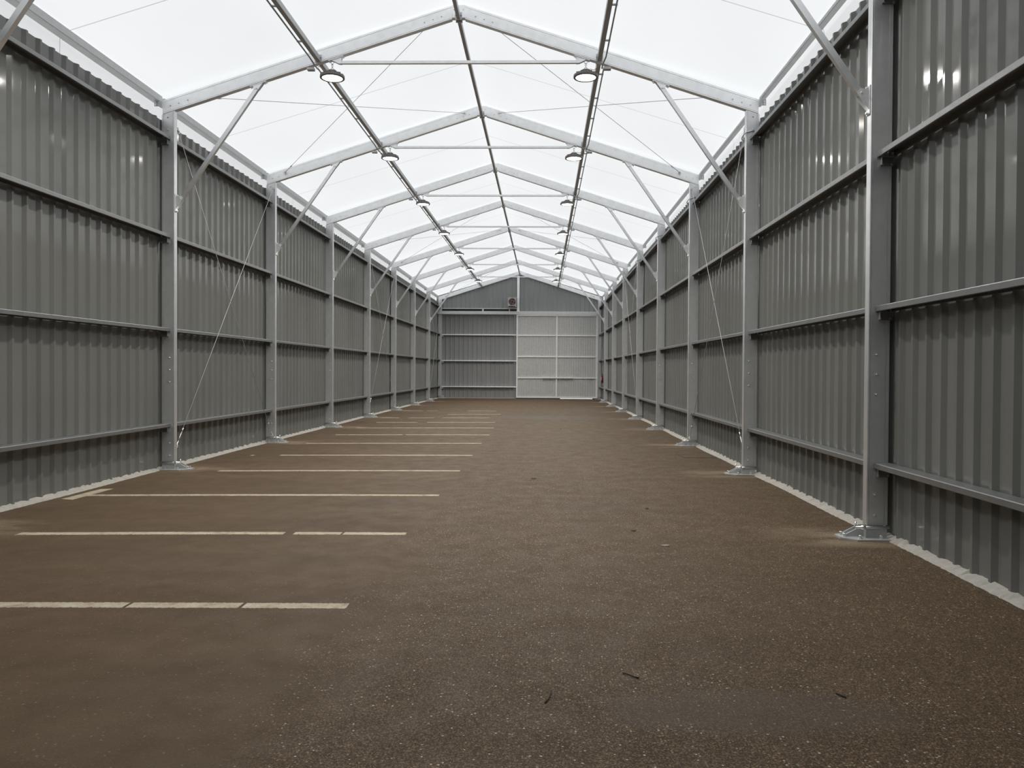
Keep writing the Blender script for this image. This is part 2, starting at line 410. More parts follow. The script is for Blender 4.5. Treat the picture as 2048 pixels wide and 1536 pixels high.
# ------------------------------------------------------------------ steel columns
def col_profile(s, y):
    """cross-section in x (inner flange at XI) and y; thin grooves set off the two flanges on the front face"""
    P = [(0, .006), (.006, 0), (.018, 0), (.019, .006), (.025, .006), (.026, 0), (.170, 0), (.171, .010), (.181, .010), (.182, 0), (.211, 0), (.215, .004), (.215, .10), (.006, .10), (0, .094)]
    return [(s * (XI + a), y + b_) for a, b_ in P]
COLP = {}
def make_column(s):
    y = FR['A']
    t = thing('steel_post', (s * 4.795, y + .05, 0), 'x', 'column', 'steel columns on the wall ' + side_txt[s])
    def post(bm):
        pr = col_profile(s, y)
        prism(bm, [(a, c, .135) for a, c in pr], [(a, c, zb(a) - .006) for a, c in pr])
    obj_ = one('post', post, M['galv'], t)
    def plate(bm):
        pts = [(4.55, -.17), (4.90, -.17), (4.90, .19), (4.55, .19), (4.42, .12), (4.42, -.04)]
        prism(bm, [(s * a, y + c, .001) for a, c in pts], [(s * a, y + c, .018) for a, c in pts])
    bp_ = one('base_plate', plate, M['galv_dark'], t)
    def nut(bm, a, c):
        dome(bm, (s * a, y + c, .018), (0, 0, 1), .017, .035)
    for a, c in ((4.60, -.11), (4.80, -.11), (4.48, .0), (4.48, .09)):
        one('anchor_bolt', lambda bm: nut(bm, a, c), M['bolt'], bp_)
    def shoe(bm):
        box(bm, s * 4.675, s * 4.885, y - .055, y - .045, .018, .115)
        box(bm, s * 4.675, s * 4.885, y + .145, y + .155, .018, .115)
        box(bm, s * 4.675, s * 4.690, y - .045, y + .145, .018, .105)
        box(bm, s * 4.71, s * 4.88, y + .012, y + .088, .018, .135)
    one('base_shoe', shoe, M['galv_dark'], t)
    for c in (.005, .095):
        def gus(bm):
            tri = [(4.675, .018), (4.675, .125), (4.655, .125), (4.475, .03), (4.475, .018)]
            prism(bm, [(s * a, y + c - .006, z) for a, z in tri], [(s * a, y + c + .006, z) for a, z in tri])
        one('gusset', gus, M['galv_dark'], t)
    def pin(bm):
        tube(bm, [(s * 4.56, y - .075, .125), (s * 4.90, y - .075, .125)], .014)
        tube(bm, [(s * 4.565, y - .075, .10), (s * 4.565, y - .075, .185)], .008)
        tube(bm, [(s * 4.62, y - .075, .125), (s * 4.66, y - .075, .125)], .022)
    one('hinge_pin', pin, M['bolt'], t, True)
    for z in (.234, .44, 1.456, 1.657, 1.858, 5.626, 5.838):
        one('bolt', lambda bm: dome(bm, (s * (4.785 if z < 5 else 4.815), y, z), (0, -1, 0), .013, .021), M['bolt'], t)
    return t
for s in (-1, 1):
    c0 = make_column(s); gp = c0['group']
    for n in NAMES:
        lb = f"{ordc(n, s)} galvanized steel column on the wall {side_txt[s]}"
        if n == 'A': c0['label'] = lb
        else: dup(c0, (s * 4.795, FR[n] + .05, 0), lb, skip=('anchor_bolt', 'bolt') if n in 'FGH' else ())

# ------------------------------------------------------------------ side rails (girts)
GIRT = [('lowest', .768), ('second-lowest', 2.352), ('third-lowest', 3.902), ('topmost', 5.52)]
CPROF = [(0, -.054), (0, -.008), (.003, -.002), (.008, 0), (.156, 0), (.161, -.002), (.164, -.008), (.164, -.058), (.142, -.058), (.142, -.054), (.159, -.054), (.159, -.005), (.005, -.005), (.005, -.054), (.022, -.054), (.022, -.058), (.003, -.058)]
def make_rail(s):
    y0, y1, zt = FR['A'] + .103, FR['B'] - .003, 0.0
    t = thing('cladding_rail', (s * 4.85, (y0 + y1) / 2, 0), 'x', 'rail', 'horizontal rails on the wall ' + side_txt[s])
    def ch(bm):
        pr = [(s * (4.766 + a), z) for a, z in CPROF]
        prism(bm, [(a, y0, z) for a, z in pr], [(a, y1, z) for a, z in pr])
    one('channel', ch, M['rail'], t)
    def cleat(bm):
        box(bm, s * 4.795, s * 4.925, y1 - .009, y1 - .001, -.145, -.059)
        box(bm, s * 4.795, s * 4.925, y1 - .09, y1 - .009, -.067, -.059)
        box(bm, s * 4.795, s * 4.800, y1 - .05, y1 - .009, -.140, -.067)
    cl = one('cleat', cleat, M['cleat'], t)
    for a in (4.815, 4.905): one('bolt', lambda bm: dome(bm, (s * a, y1 - .009, -.13), (0, -1, 0), .007, .01), M['bolt'], cl)
    def cleat2(bm):
        box(bm, s * 4.795, s * 4.925, y0 + .001, y0 + .009, -.145, -.059)
        box(bm, s * 4.795, s * 4.925, y0 + .009, y0 + .09, -.067, -.059)
    one('cleat', cleat2, M['cleat'], t)
    return t
for s in (-1, 1):
    r0 = make_rail(s); first = True
    for i, n in enumerate(NAMES[:-1]):
        for lv, z in GIRT:
            lb = f"{lv} horizontal rail in the {ordb(n, s)} bay of the wall {side_txt[s]}"
            loc = (s * 4.85, FR[n] + .1 + 2.45, z)
            if first: r0.location = loc; r0['label'] = lb; first = False
            else: dup(r0, loc, lb, skip=('bolt',) if n in 'DEFG' else ())

# ------------------------------------------------------------------ eave beams
def make_eave(s):
    y0, y1 = FR['A'] + .09, FR['B'] + .06
    t = thing('eave_rail', (s * 4.98, (y0 + y1) / 2, 6.13), 'x', 'eave beam', 'eave beams above the wall ' + side_txt[s])
    def b_(bm):
        if s < 0:
            pr = [(-4.92, 6.083), (-4.92, 6.187), (-4.93, 6.192), (-5.05, 6.192), (-5.055, 6.187), (-5.055, 6.078), (-4.925, 6.078)]
        else:
            pr = [(4.92, 6.116), (4.92, 6.158), (4.925, 6.163), (5.0, 6.163), (5.01, 6.158), (5.01, 6.116), (5.005, 6.111), (4.925, 6.111)]
        prism(bm, [(a, y0 + .05, z) for a, z in pr], [(a, y1 - .02, z) for a, z in pr])
    one('beam', b_, M['eave'], t)
    def fix(bm):
        box(bm, s * 4.91, s * 4.93, y1 - .14, y1 - .062, 5.99, 6.09)
        box(bm, s * 4.93, s * 5.0, y1 - .14, y1 - .13, 5.99, 6.09)
    f_ = one('end_bracket', fix, M['galv_dark'], t)
    for z in (6.01, 6.05): one('bolt', lambda bm: dome(bm, (s * 4.965, y1 - .14, z), (0, -1, 0), .012, .03), M['bolt'], f_)
    return t
for s in (-1, 1):
    e0 = make_eave(s)
    for n in NAMES[:-1]:
        lb = f"eave beam above the {ordb(n, s)} bay of the wall {side_txt[s]}"
        loc = (s * 4.98, FR[n] + .09 + 2.485, 6.13)
        if n == 'Y': e0.location = loc; e0['label'] = lb
        else: dup(e0, loc, lb, skip=('bolt',) if n in 'DEFG' else ())

# ------------------------------------------------------------------ rafters, ridge joints, tie bars, knee braces
RP = [(0, .006), (.006, 0), (.094, 0), (.10, .006), (.10, .198), (.082, .205), (.082, .236), (.018, .236), (.018, .205), (.004, .205), (0, .199), (.004, .194), (.004, .188), (0, .183), (0, .026), (.003, .022), (.003, .018), (0, .014)]
def make_rafter(s):
    y = FR['A']
    t = thing('rafter', (s * 2.5, y + .05, zb(2.5)), 'x', 'rafter', 'roof rafters on the side ' + side_txt[s])
    def b_(bm):
        prism(bm, [(s * .108, y + a, zb(.108) + z) for a, z in RP], [(s * 4.90, y + a, zb(4.90) + z) for a, z in RP])
    one('beam', b_, M['galv_bright'], t)
    for x in (4.77, 4.63, 4.48, .28, .42, .56):
        one('bolt', lambda bm: dome(bm, (s * x, y, zb(x) + .10), (0, -1, 0), .010, .014), M['bolt'], t)
    return t
for s in (-1, 1):
    r0 = make_rafter(s)
    for n in NAMES:
        lb = f"sloping rafter of the {ordf(n)} roof frame, the half {side_txt[s]}"
        loc = (s * 2.5, FR[n] + .05, zb(2.5))
        if n == 'A': r0['label'] = lb
        else: dup(r0, loc, lb, skip=('bolt',) if n in 'EFGH' else ())
y = FR['A']
a0 = thing('ridge_joint', (0, y + .05, 7.45), 'x', 'bracket', 'ridge joints of the roof frames')
def f(bm):
    box(bm, -.107, .107, y + .006, y + .094, 7.452, 7.665)
one('joint_box', f, M['galv_bright'], a0)
one('cover_plate', lambda bm: box(bm, -.100, .100, y - .001, y + .006, 7.456, 7.545), M['galv_bright'], a0)
for x in (-.075, .075): one('bolt', lambda bm: dome(bm, (x, y + .006, 7.59), (0, -1, 0), .009, .012), M['bolt'], a0)
for n in NAMES:
    lb = f"box joint at the ridge of the {ordf(n)} roof frame"
    if n == 'A': a0['label'] = lb
    else: dup(a0, (0, FR[n] + .05, 7.45), lb, skip=('bolt',) if n in 'DEFGH' else ())

t0 = thing('tie_bar', (0, y + .05, 6.745), 'x', 'tie bar', 'tie bars of the roof frames')
one('tube', lambda bm: box(bm, -1.95, 1.95, y + .026, y + .074, 6.720, 6.770, .004), M['galv_bright'], t0)
for s in (-1, 1):
    def f(bm):
        p = [(1.90, zb(1.90) - .014), (2.15, zb(2.15) - .014), (2.15, zb(2.15) - .002), (1.90, zb(1.90) - .002)]
        prism(bm, [(s * a, y + .005, z) for a, z in p], [(s * a, y + .095, z) for a, z in p])
        for c in (.018, .075):
            q = [(1.935, 6.718), (1.985, 6.722), (2.10, zb(2.10) - .012), (1.93, zb(1.93) - .012)]
            prism(bm, [(s * a, y + c, z) for a, z in q], [(s * a, y + c + .007, z) for a, z in q])
        for x, rr in ((1.925, .014), (2.137, .008)): dome(bm, (s * x, y + .05, zb(x) - .014), (0, 0, -1), rr, .022)
    one('end_bracket', f, M['galv_bright'], t0)
for n in NAMES[1:-1]:
    lb = f"horizontal tie bar across the {ordf(n)} roof frame"
    if n == 'A': t0['label'] = lb
    else: dup(t0, (0, FR[n] + .05, 6.745), lb)

def make_brace(s):
    lo, hi = Vector((s * 4.610, y + .05, 4.490)), Vector((s * 3.335, y + .05, 6.325))
    t = thing('knee_brace', (s * 4.70, y + .05, 4.42), 'x', 'brace', 'knee braces on the side ' + side_txt[s])
    one('tube', lambda bm: bar(bm, lo, hi, .062, .062, (0, 1, 0)), M['brace'], t)
    def low(bm):
        box(bm, s * 4.688, s * 4.699, y + .005, y + .095, 4.285, 4.575)
        for c in (.012, .081):
            q = [(4.688, 4.33), (4.688, 4.53), (4.60, 4.545), (4.565, 4.505), (4.63, 4.40)]
            prism(bm, [(s * a, y + c, z) for a, z in q], [(s * a, y + c + .007, z) for a, z in q])
        for z in (4.30, 4.555): dome(bm, (s * 4.688, y + .05, z), (-s, 0, 0), .014, .025)
        tube(bm, [(s * 4.612, y - .004, 4.50), (s * 4.612, y + .104, 4.50)], .011)
    one('foot_bracket', low, M['galv_bright'], t)
    def up(bm):
        p = [(3.18, zb(3.18) - .014), (3.45, zb(3.45) - .014), (3.45, zb(3.45) - .002), (3.18, zb(3.18) - .002)]
        prism(bm, [(s * a, y + .005, z) for a, z in p], [(s * a, y + .095, z) for a, z in p])
        for c in (.012, .081):
            q = [(3.23, zb(3.23) - .012), (3.40, zb(3.40) - .012), (3.385, 6.30), (3.31, 6.30)]
            prism(bm, [(s * a, y + c, z) for a, z in q], [(s * a, y + c + .007, z) for a, z in q])
        for x in (3.20, 3.43): dome(bm, (s * x, y + .05, zb(x) - .012), (0, 0, -1), .013, .028)
        tube(bm, [(s * 3.345, y - .004, 6.315), (s * 3.345, y + .104, 6.315)], .011)
    one('head_bracket', up, M['galv_bright'], t)
    return t
for s in (-1, 1):
    b0 = make_brace(s)
    for n in NAMES[1:-1]:
        lb = f"diagonal knee brace of the {ordc(n, s)} column on the wall {side_txt[s]}"
        if n == 'A': b0['label'] = lb
        else: dup(b0, (s * 4.70, FR[n] + .05, 4.42), lb)

# ------------------------------------------------------------------ purlins and cable conduits
def make_purlin(s):
    y0, y1 = FR['A'] + .104, FR['B'] - .004
    x = 2.31 * s; z = 7.47 if s == 0 else 6.785; wd = .03 if s == 0 else .036
    t = thing('purlin', (x, (y0 + y1) / 2, z), 'x', 'purlin', 'ridge purlins' if s == 0 else 'mid-slope purlins on the side ' + side_txt[s])
    one('tube', lambda bm: box(bm, x - wd, x + wd, y0, y1, z - .045, z + .045, .006), M['galv_dark'], t)
    for yy, d in ((y0, 1), (y1, -1)):
        def f(bm):
            box(bm, x - .055, x + .055, yy, yy + d * .008, z - .052, z + .07)
            for xx in (-.045, .045): dome(bm, (x + xx, yy + d * .008, z + .02), (0, d, 0), .009, .02)
        one('end_plate', f, M['galv_dark'], t)
    return t
for s in (0, -1, 1):
    p0 = make_purlin(s)
    for n in NAMES[:-1]:
        bay = ORD['ZABCDEFG'.index(n)] if n in 'ZABCDEF' else ('farthest' if n == 'G' else 'out of view')
        lb = f"dark ridge purlin in the {bay} roof bay" if s == 0 else f"dark mid-slope purlin in the {bay} bay, the half {side_txt[s]}"
        loc = (2.31 * s, FR[n] + 2.5 + .05, p0.location.z)
        if n == 'Y': p0.location = loc; p0['label'] = lb
        else: dup(p0, loc, lb)
for s in (-1, 1):
    t = thing('cable_conduit', (s * 2.40, FR['Z'], 6.75), f'thin dark cable conduit clipped along the mid-slope purlins {side_txt[s]}', 'conduit', 'cable conduits under the roof')
    def f(bm):
        path = []
        for n in NAMES[1:-1]:
            Y0 = FR[n]
            path += [(s * 2.405, Y0 - .16, 6.75), (s * 2.36, Y0 - .03, 6.675), (s * 2.36, Y0 + .13, 6.675), (s * 2.405, Y0 + .30, 6.75)]
        path += [(s * 2.405, FR['H'] - .1, 6.75)]
        tube(bm, path, .013, 8)
    one('pipe', f, M['galv_dark'], t, True)
    for n in NAMES[1:-1]:
        one('junction_plate', lambda bm: box(bm, s * 2.385, s * 2.50, FR[n] - .005, FR[n] + .085, zb(2.50) - .045, zb(2.50) - .006), M['galv_dark'], t)
        for k in range(4):
            one('clip', lambda bm: box(bm, s * 2.347, s * 2.422, FR[n] + .6 + 1.2 * k, FR[n] + .63 + 1.2 * k, 6.745, 6.765), M['galv_dark'], t)

# ------------------------------------------------------------------ high-bay lamps
LD = {}
def make_lamp(s):
    x, yc = s * 2.09, y + .05
    t = thing('hanging_lamp', (x, yc, 6.49), 'x', 'lamp', 'round high-bay lamps on the side ' + side_txt[s])
    def hs(bm):
        lathe(bm, [(.166, 6.494), (.168, 6.484), (.196, 6.484), (.202, 6.492), (.200, 6.53), (.150, 6.548), (.105, 6.558), (.100, 6.585), (.070, 6.592), (.066, 6.615), (.03, 6.622)], x, yc, 36)
    h = one('housing', hs, M['housing'], t, True)
    ld = LD.get('l') or LD.setdefault('l', bpy.data.lights.new('lamp_light', 'AREA'))
    ld.shape = 'DISK'; ld.size = .32; ld.energy = LAMP_W; ld.color = (1, .955, .88); ld.spread = math.radians(154)
    lo_ = bpy.data.objects.new('light', ld); C.objects.link(lo_); lo_.parent = t; lo_.location = (0, 0, -.008)
    for k in range(12):
        a = 2 * math.pi * k / 12
        one('cooling_fin', lambda bm: bar(bm, (x + .1 * math.cos(a), yc + .1 * math.sin(a), 6.566), (x + .18 * math.cos(a), yc + .18 * math.sin(a), 6.542), .006, .03, (-math.sin(a), math.cos(a), 0)), M['housing'], h)
    one('lens', lambda bm: lathe(bm, [(.165, 6.490), (.08, 6.488), (.01, 6.487)], x, yc, 36), M['lens'], t, True)
    one('eye_bolt', lambda bm: (torus(bm, (x, yc, 6.642), .020, .005, 'y')), M['bolt'], t, True)
    def chain(bm):
        torus(bm, (x, yc, 6.672), .016, .004, 'x'); torus(bm, (x, yc, 6.698), .016, .004, 'y'); torus(bm, (x, yc, 6.718), .016, .004, 'x'); torus(bm, (x, yc, 6.742), .024, .005, 'y')
    one('chain', chain, M['bolt'], t, True)
    def cord(bm):
        tube(bm, [(x + s * .03, yc, 6.615), (x + s * .08, yc + .01, 6.635), (x + s * .13, yc + .02, 6.62), (x + s * .17, yc + .02, 6.65), (x + s * .19, yc, 6.68), (x + s * .235, yc - .02, 6.672)], .005, 6)
    one('power_cord', cord, M['cable'], t, True)
    return t
for s in (-1, 1):
    l0 = make_lamp(s)
    for n in NAMES[1:-1]:
        lb = f"lit round lamp hanging from the {ordf(n)} roof frame, the half {side_txt[s]}"
        if n == 'A': l0['label'] = lb
        else: dup(l0, (s * 2.09, FR[n] + .05, 6.49), lb, skip=('cooling_fin',) if n in 'DEFG' else ())

# ------------------------------------------------------------------ bracing cables
def cable(p0, p1, label, group, hook=0):
    """wire from p0 to p1, a shackle and turnbuckle at end 0 or 1"""
    p0, p1 = Vector(p0), Vector(p1)
    if hook: p0, p1 = p1, p0
    d = (p1 - p0).normalized()
    t = thing('bracing_cable', tuple(p0), label, 'cable', group)
    one('wire', lambda bm: tube(bm, [p0 + d * .10, p1], .005, 6), M['wire'], t, True)
    def tb(bm):
        tube(bm, [p0 + d * .02, p0 + d * .13], .010, 6)
        tube(bm, [p0 + d * .34, p0 + d * .40], .016, 6); tube(bm, [p0 + d * .13, p0 + d * .34], .009, 6)
    one('turnbuckle', tb, M['bolt'], t, True)
    def sh(bm):
        torus(bm, p0 + d * .02, .026, .007, 'y' if abs(d.y) < .8 else 'x'); tube(bm, [p0 + Vector((-.03, 0, 0)), p0 + Vector((.03, 0, 0))], .010, 6)
    one('shackle', sh, M['bolt'], t, True)
    def cp_(bm):
        for k in (.0, .05): tube(bm, [p1 - d * (.06 + k), p1 - d * (.035 + k)], .013, 6)
        torus(bm, p1 - d * .012, .020, .006, 'y' if abs(d.y) < .8 else 'x')
    one('end_loop', cp_, M['bolt'], t, True)
for n, m_ in (('A', 'B'), ('D', 'E'), ('G', 'H')):
    Y0, Y1 = FR[n] + .10, FR[m_]
    for s in (-1, 1):
        gw = 'wall bracing cables on the wall ' + side_txt[s]; gr = 'roof bracing cables on the side ' + side_txt[s]
        bw = ordb(n, s)
        cable((s * 4.745, Y0 + .05, .36), (s * 4.742, Y1 - .03, 5.80), f'wall cable rising away in the {bw} bay {side_txt[s]}', gw, 0)
        cable((s * 4.722, Y0 + .05, 5.70), (s * 4.722, Y1 - .14, .17), f'wall cable falling away in the {bw} bay {side_txt[s]}', gw, 1)
        rb = ORD['ZABCDEFG'.index(n)] if n != 'G' else 'farthest'
        cable((s * 4.35, Y0 + .03, zb(4.35) + .15), (s * .38, Y1 - .03, zb(.38) + .15), f'thin roof cable rising away in the {rb} bay {side_txt[s]}', gr, 0)
        cable((s * .45, Y0 + .03, zb(.45) + .13), (s * 4.48, Y1 - .03, zb(4.48) + .13), f'thin roof cable falling away in the {rb} bay {side_txt[s]}', gr, 1)
# bent tie rods reaching round the columns at top-rail level
def rod(bm, Y0):
    tube(bm, [(4.83, Y0 - .012, 5.60), (4.775, Y0 - .015, 5.597), (4.70, Y0 - .02, 5.575), (4.655, Y0 + .01, 5.535), (4.645, Y0 + .04, 5.50), (4.655, Y0 + .07, 5.475), (4.693, Y0 + .08, 5.468)], .011, 8)
for n in 'ABCDE':
    o = one('bent_hook', lambda bm: rod(bm, FR[n]), M['galv'], None, True)
    tag(o, f'bent steel hook round the {ordc(n, 1)} column on the wall {side_txt[1]}', 'hook', 'bent hooks at the top rail')

# ------------------------------------------------------------------ far wall: track, rails, post, sliding door, heater, extinguisher
YH = FR['H']
t = thing('door_track', (0, YH - .1, 5.15), 'pale steel sliding track spanning the far wall above the door', 'door track')
def f(bm):
    box(bm, -4.95, 4.80, YH - .19, YH - .085, 5.058, 5.145, .006); box(bm, -4.95, 4.80, YH - .165, YH - .085, 5.15, 5.248, .006)
one('track_profile', f, M['header'], t)
for x in (-2.21,):
    one('bracket', lambda bm: (box(bm, x - .05, x + .05, YH - .12, YH + .0, 5.248, 5.43), box(bm, x - .02, x + .02, YH - .15, YH - .12, 5.23, 5.40)), M['header'], t)
def end_rail(z, label, dark=False):
    t = thing('gable_rail', (-2.45, YH + .1, z), label, 'rail', 'horizontal rails on the far wall')
    def f(bm):
        pr = [(YH + .05 + a, z + c) for a, c in CPROF]
        prism(bm, [(-4.69, a, c) for a, c in pr], [(-.08, a, c) for a, c in pr])
    one('channel', f, M['galv_bright'], t)
    one('cleat', lambda bm: box(bm, -4.688, -4.60, YH + .03, YH + .15, z - .15, z - .07), M['galv_dark'], t)
for z, l in ((3.867, 'upper horizontal rail on the far wall beside the sliding door'), (2.301, 'middle horizontal rail on the far wall beside the sliding door'), (.734, 'lowest horizontal rail on the far wall beside the sliding door')): end_rail(z, l)
t = thing('gable_rail', (-2.45, YH + .1, 5.42), 'hollow dark channel rail just above the door track on the far wall', 'rail', 'horizontal rails on the far wall')
def f(bm):
    pr = [(0, 0), (.17, 0), (.17, -.02), (.006, -.02), (.006, -.028), (0, -.028)]
    prism(bm, [(-4.69, YH + a, 5.425 + c) for a, c in pr], [(-.18, YH + a, 5.425 + c) for a, c in pr])
one('channel', f, M['galv_bright'], t)
one('slot_shade_strip', lambda bm: box(bm, -4.69, -.18, YH + .06, YH + .075, 5.24, 5.405), M['rubber'], t)  # black strip added to stand for the shade inside the open slot
t = thing('gable_post', (-.091, YH + .05, 5.25), 'pale vertical post from the door track to the ridge of the far wall', 'post')
one('post', lambda bm: box(bm, -.166, -.016, YH - .0, YH + .10, 5.25, 7.40, .006), M['galv_bright'], t)
one('foot_plate', lambda bm: box(bm, -.20, .02, YH - .07, YH - .002, 5.25, 5.275), M['galv_bright'], t)

d = bpy.data.objects.new('door_1', None); C.objects.link(d); d.location = (2.25, YH - .12, .04); struct(d)
d['label'] = 'light grey sliding door with a pale eight-panel steel frame in the far wall'
X0, X1, Z0, Z1 = -.18, 4.685, .05, 5.055
yf0, yf1 = YH - .15, YH - .07
def f(bm):
    pr = corrugate(X0 + .02, X1 - .02, 0, .14, .012, .09, .012)
    lo = [bm.verts.new((a, YH - .075 - q, Z0 + .02)) for a, q in pr]; hi = [bm.verts.new((a, YH - .075 - q, Z1)) for a, q in pr]
    for i in range(len(pr) - 1): bm.faces.new((lo[i], lo[i + 1], hi[i + 1], hi[i]))
o = one('sheet', f, M['door'], d); md = o.modifiers.new('thickness', 'SOLIDIFY'); md.thickness = .004; md.offset = 0
for x in (X0 + .04, 2.24, X1 - .04): one('stile', lambda bm: box(bm, x - .045, x + .045, yf0, yf1, Z0, Z1, .006), M['door_frame'], d)
for z in (.095, 1.266, 2.536, 3.805, 5.01): one('crossbar', lambda bm: box(bm, X0 + .02, X1 - .02, yf0 + .006, yf1, z - .042, z + .042, .006), M['door_frame'], d)
one('handle', lambda bm: box(bm, 1.38, 3.20, yf0 - .07, yf0, 1.235, 1.315, .008), M['door_frame'], d)
one('latch', lambda bm: box(bm, 4.08, 4.36, yf0 - .04, yf0, 1.235, 1.30, .006), M['door_frame'], d)
one('bottom_seal', lambda bm: box(bm, X0, 2.45, yf0 + .02, yf1, .001, Z0 + .005), M['rubber'], d)
one('guide_roller', lambda bm: box(bm, 4.40, 4.68, yf0 - .01, yf1, .001, Z0), M['rubber'], d)

t = thing('fan_heater', (-.46, YH - .45, 5.45), 'square grey fan heater with a round reddish grille above the door track', 'heater')
hx0, hx1, hz0, hz1, hy = -.70, -.205, 5.46, 6.05, YH - .50
hxc, hzc = -.435, 5.785
def f(bm):
    # front panel with a round opening, plus sides
    n = 40; ring = [bm.verts.new((hxc + .215 * math.cos(q), hy, hzc + .215 * math.sin(q))) for q in (2 * math.pi * k / n for k in range(n))]
    rin = [bm.verts.new((v.co.x, hy + .12, v.co.z)) for v in ring]
    def sq(q):
        c, s_ = math.cos(q), math.sin(q); k = 1 / max(abs(c), abs(s_))
        xx = hxc + c * k * .3; zz = hzc + s_ * k * .3
        return (min(max(xx, hx0), hx1), hy, min(max(zz, hz0), hz1))
    outr = [bm.verts.new(sq(2 * math.pi * k / n)) for k in range(n)]
    bo = [bm.verts.new((v.co.x, hy + .36, v.co.z)) for v in outr]
    for k in range(n):
        j = (k + 1) % n
        bm.faces.new((ring[k], ring[j], outr[j], outr[k])); bm.faces.new((ring[k], rin[k], rin[j], ring[j])); bm.faces.new((outr[k], outr[j], bo[j], bo[k]))
    bm.faces.new(bo)
one('casing', f, M['heater'], t)
one('fan_recess', lambda bm: box(bm, hxc - .214, hxc + .214, hy + .12, hy + .13, hzc - .214, hzc + .214), M['dark'], t)
for k in range(4):
    a = k * math.pi / 2 + .5
    def f(bm):
        q = [(0.03, -.03), (.19, -.10), (.20, .06), (.04, .04)]
        R = lambda u, v: (hxc + u * math.cos(a) - v * math.sin(a), hzc + u * math.sin(a) + v * math.cos(a))
        prism(bm, [(R(u, v)[0], hy + .07 + v * .25, R(u, v)[1]) for u, v in q], [(R(u, v)[0], hy + .076 + v * .25, R(u, v)[1]) for u, v in q])
    one('fan_blade', f, M['fan_red'], t)
def f(bm):
    for R in (.06, .10, .14, .18, .213): torus(bm, (hxc, hy + .01, hzc), R, .005, 'y', 32, 5)
    for k in range(8):
        a = k * math.pi / 4; tube(bm, [(hxc + .03 * math.cos(a), hy + .01, hzc + .03 * math.sin(a)), (hxc + .214 * math.cos(a), hy + .01, hzc + .214 * math.sin(a))], .004, 5)
one('grille', f, M['heater_grille'], t)
def f(bm):
    tube(bm, [(hxc, hy + .0, hzc), (hxc, hy + .10, hzc)], .055, 16)
one('hub', f, M['dark'], t)
one('slot', lambda bm: box(bm, hx0 + .04, hx1 - .04, hy - .004, hy + .002, 5.475, 5.54), M['dark'], t)
one('side_bracket', lambda bm: (box(bm, hx1 - .02, -.165, hy + .1, hy + .14, 6.03, 6.10), box(bm, -.205, -.165, hy + .1, YH, 6.03, 6.10)), M['header'], t)
one('foot_bracket', lambda bm: (box(bm, -.66, -.56, hy + .05, YH - .09, 5.43, 5.46), box(bm, -.64, -.58, YH - .16, YH - .09, 5.25, 5.46)), M['header'], t)

ex, ey = 4.845, 46.1
t = thing('fire_extinguisher', (ex, ey, 1.0), 'red fire extinguisher hanging on the wall opposite the parking lines, near the far door', 'fire extinguisher')
one('cylinder', lambda bm: lathe(bm, [(.070, 1.045), (.082, 1.05), (.082, 1.40), (.075, 1.43), (.05, 1.465), (.028, 1.48)], ex, ey, 24), M['red'], t, True)
one('base_ring', lambda bm: lathe(bm, [(.080, 1.0), (.084, 1.0), (.084, 1.055), (.080, 1.055)], ex, ey, 24), M['rubber'], t, True)
one('valve', lambda bm: (lathe(bm, [(.022, 1.478), (.022, 1.52), (.012, 1.53)], ex, ey, 12), box(bm, ex - .02, ex + .02, ey - .09, ey + .03, 1.525, 1.54), box(bm, ex - .015, ex + .015, ey - .10, ey + .02, 1.555, 1.568)), M['dark'], t)
one('hose', lambda bm: tube(bm, [(ex, ey - .03, 1.50), (ex - .03, ey - .09, 1.47), (ex - .05, ey - .095, 1.38), (ex - .045, ey - .085, 1.15)], .011, 8), M['rubber'], t, True)
def f(bm):
    n = 8; a = [bm.verts.new((ex - .0835 * math.cos(q), ey - .0835 * math.sin(q), 1.16)) for q in ((.2 + .9 * k / n) for k in range(n + 1))]
    c = [bm.verts.new((v.co.x, v.co.y, 1.36)) for v in a]
    for k in range(n): bm.faces.new((a[k], a[k + 1], c[k + 1], c[k]))
one('label', f, M['label_paper'], t)
one('wall_bracket', lambda bm: (box(bm, ex + .06, 4.968, ey - .03, ey + .03, 1.30, 1.38), box(bm, ex + .07, ex + .085, ey - .05, ey + .05, 1.28, 1.40)), M['galv_dark'], t)

# ------------------------------------------------------------------ floor markings and small things on the floor
LINES = [(-4.62, 5.42, .046, 5.613, ((-1.515, -1.498), (-.705, -.697))), (-3.861, 7.935, .027, 8.133, ((-1.20, -1.12), (-.63, -.615))), (-4.55, 10.395, .036, 10.665, ()), (-3.90, 13.02, .045, 13.293, ()),
         (-4.25, 15.43, .038, 15.741, ((-4.18, -3.70),)), (-3.944, 18.011, .015, 18.355, ()), (-3.9, 20.45, .036, 20.804, ((-2.2, -2.13),)), (-3.95, 22.95, -.003, 23.363, ()),
         (-3.9, 25.45, -.12, 25.85, ((-2.6, -2.3),)), (-4.266, 27.828, -.45, 28.285, ((-3.6, -3.3), (-2.4, -2.1))), (-2.2, 30.45, -.2, 30.761, ()), (-4.3, 32.75, -.5, 33.2, ((-3.5, -3.35), (-2.9, -1.7)))]
WD = [.12, .115, .11, .11, .11, .11, .11, .11, .11, .11, .10, .10]
LN = ['nearest', 'second', 'third', 'fourth', 'fifth', 'sixth', 'seventh', 'eighth', 'ninth', 'tenth', 'eleventh', 'twelfth']
EXTRA = ['broad and cracked', 'with a short break', 'white and running to the wall', '', '', '', '', '', '', '', '', '']
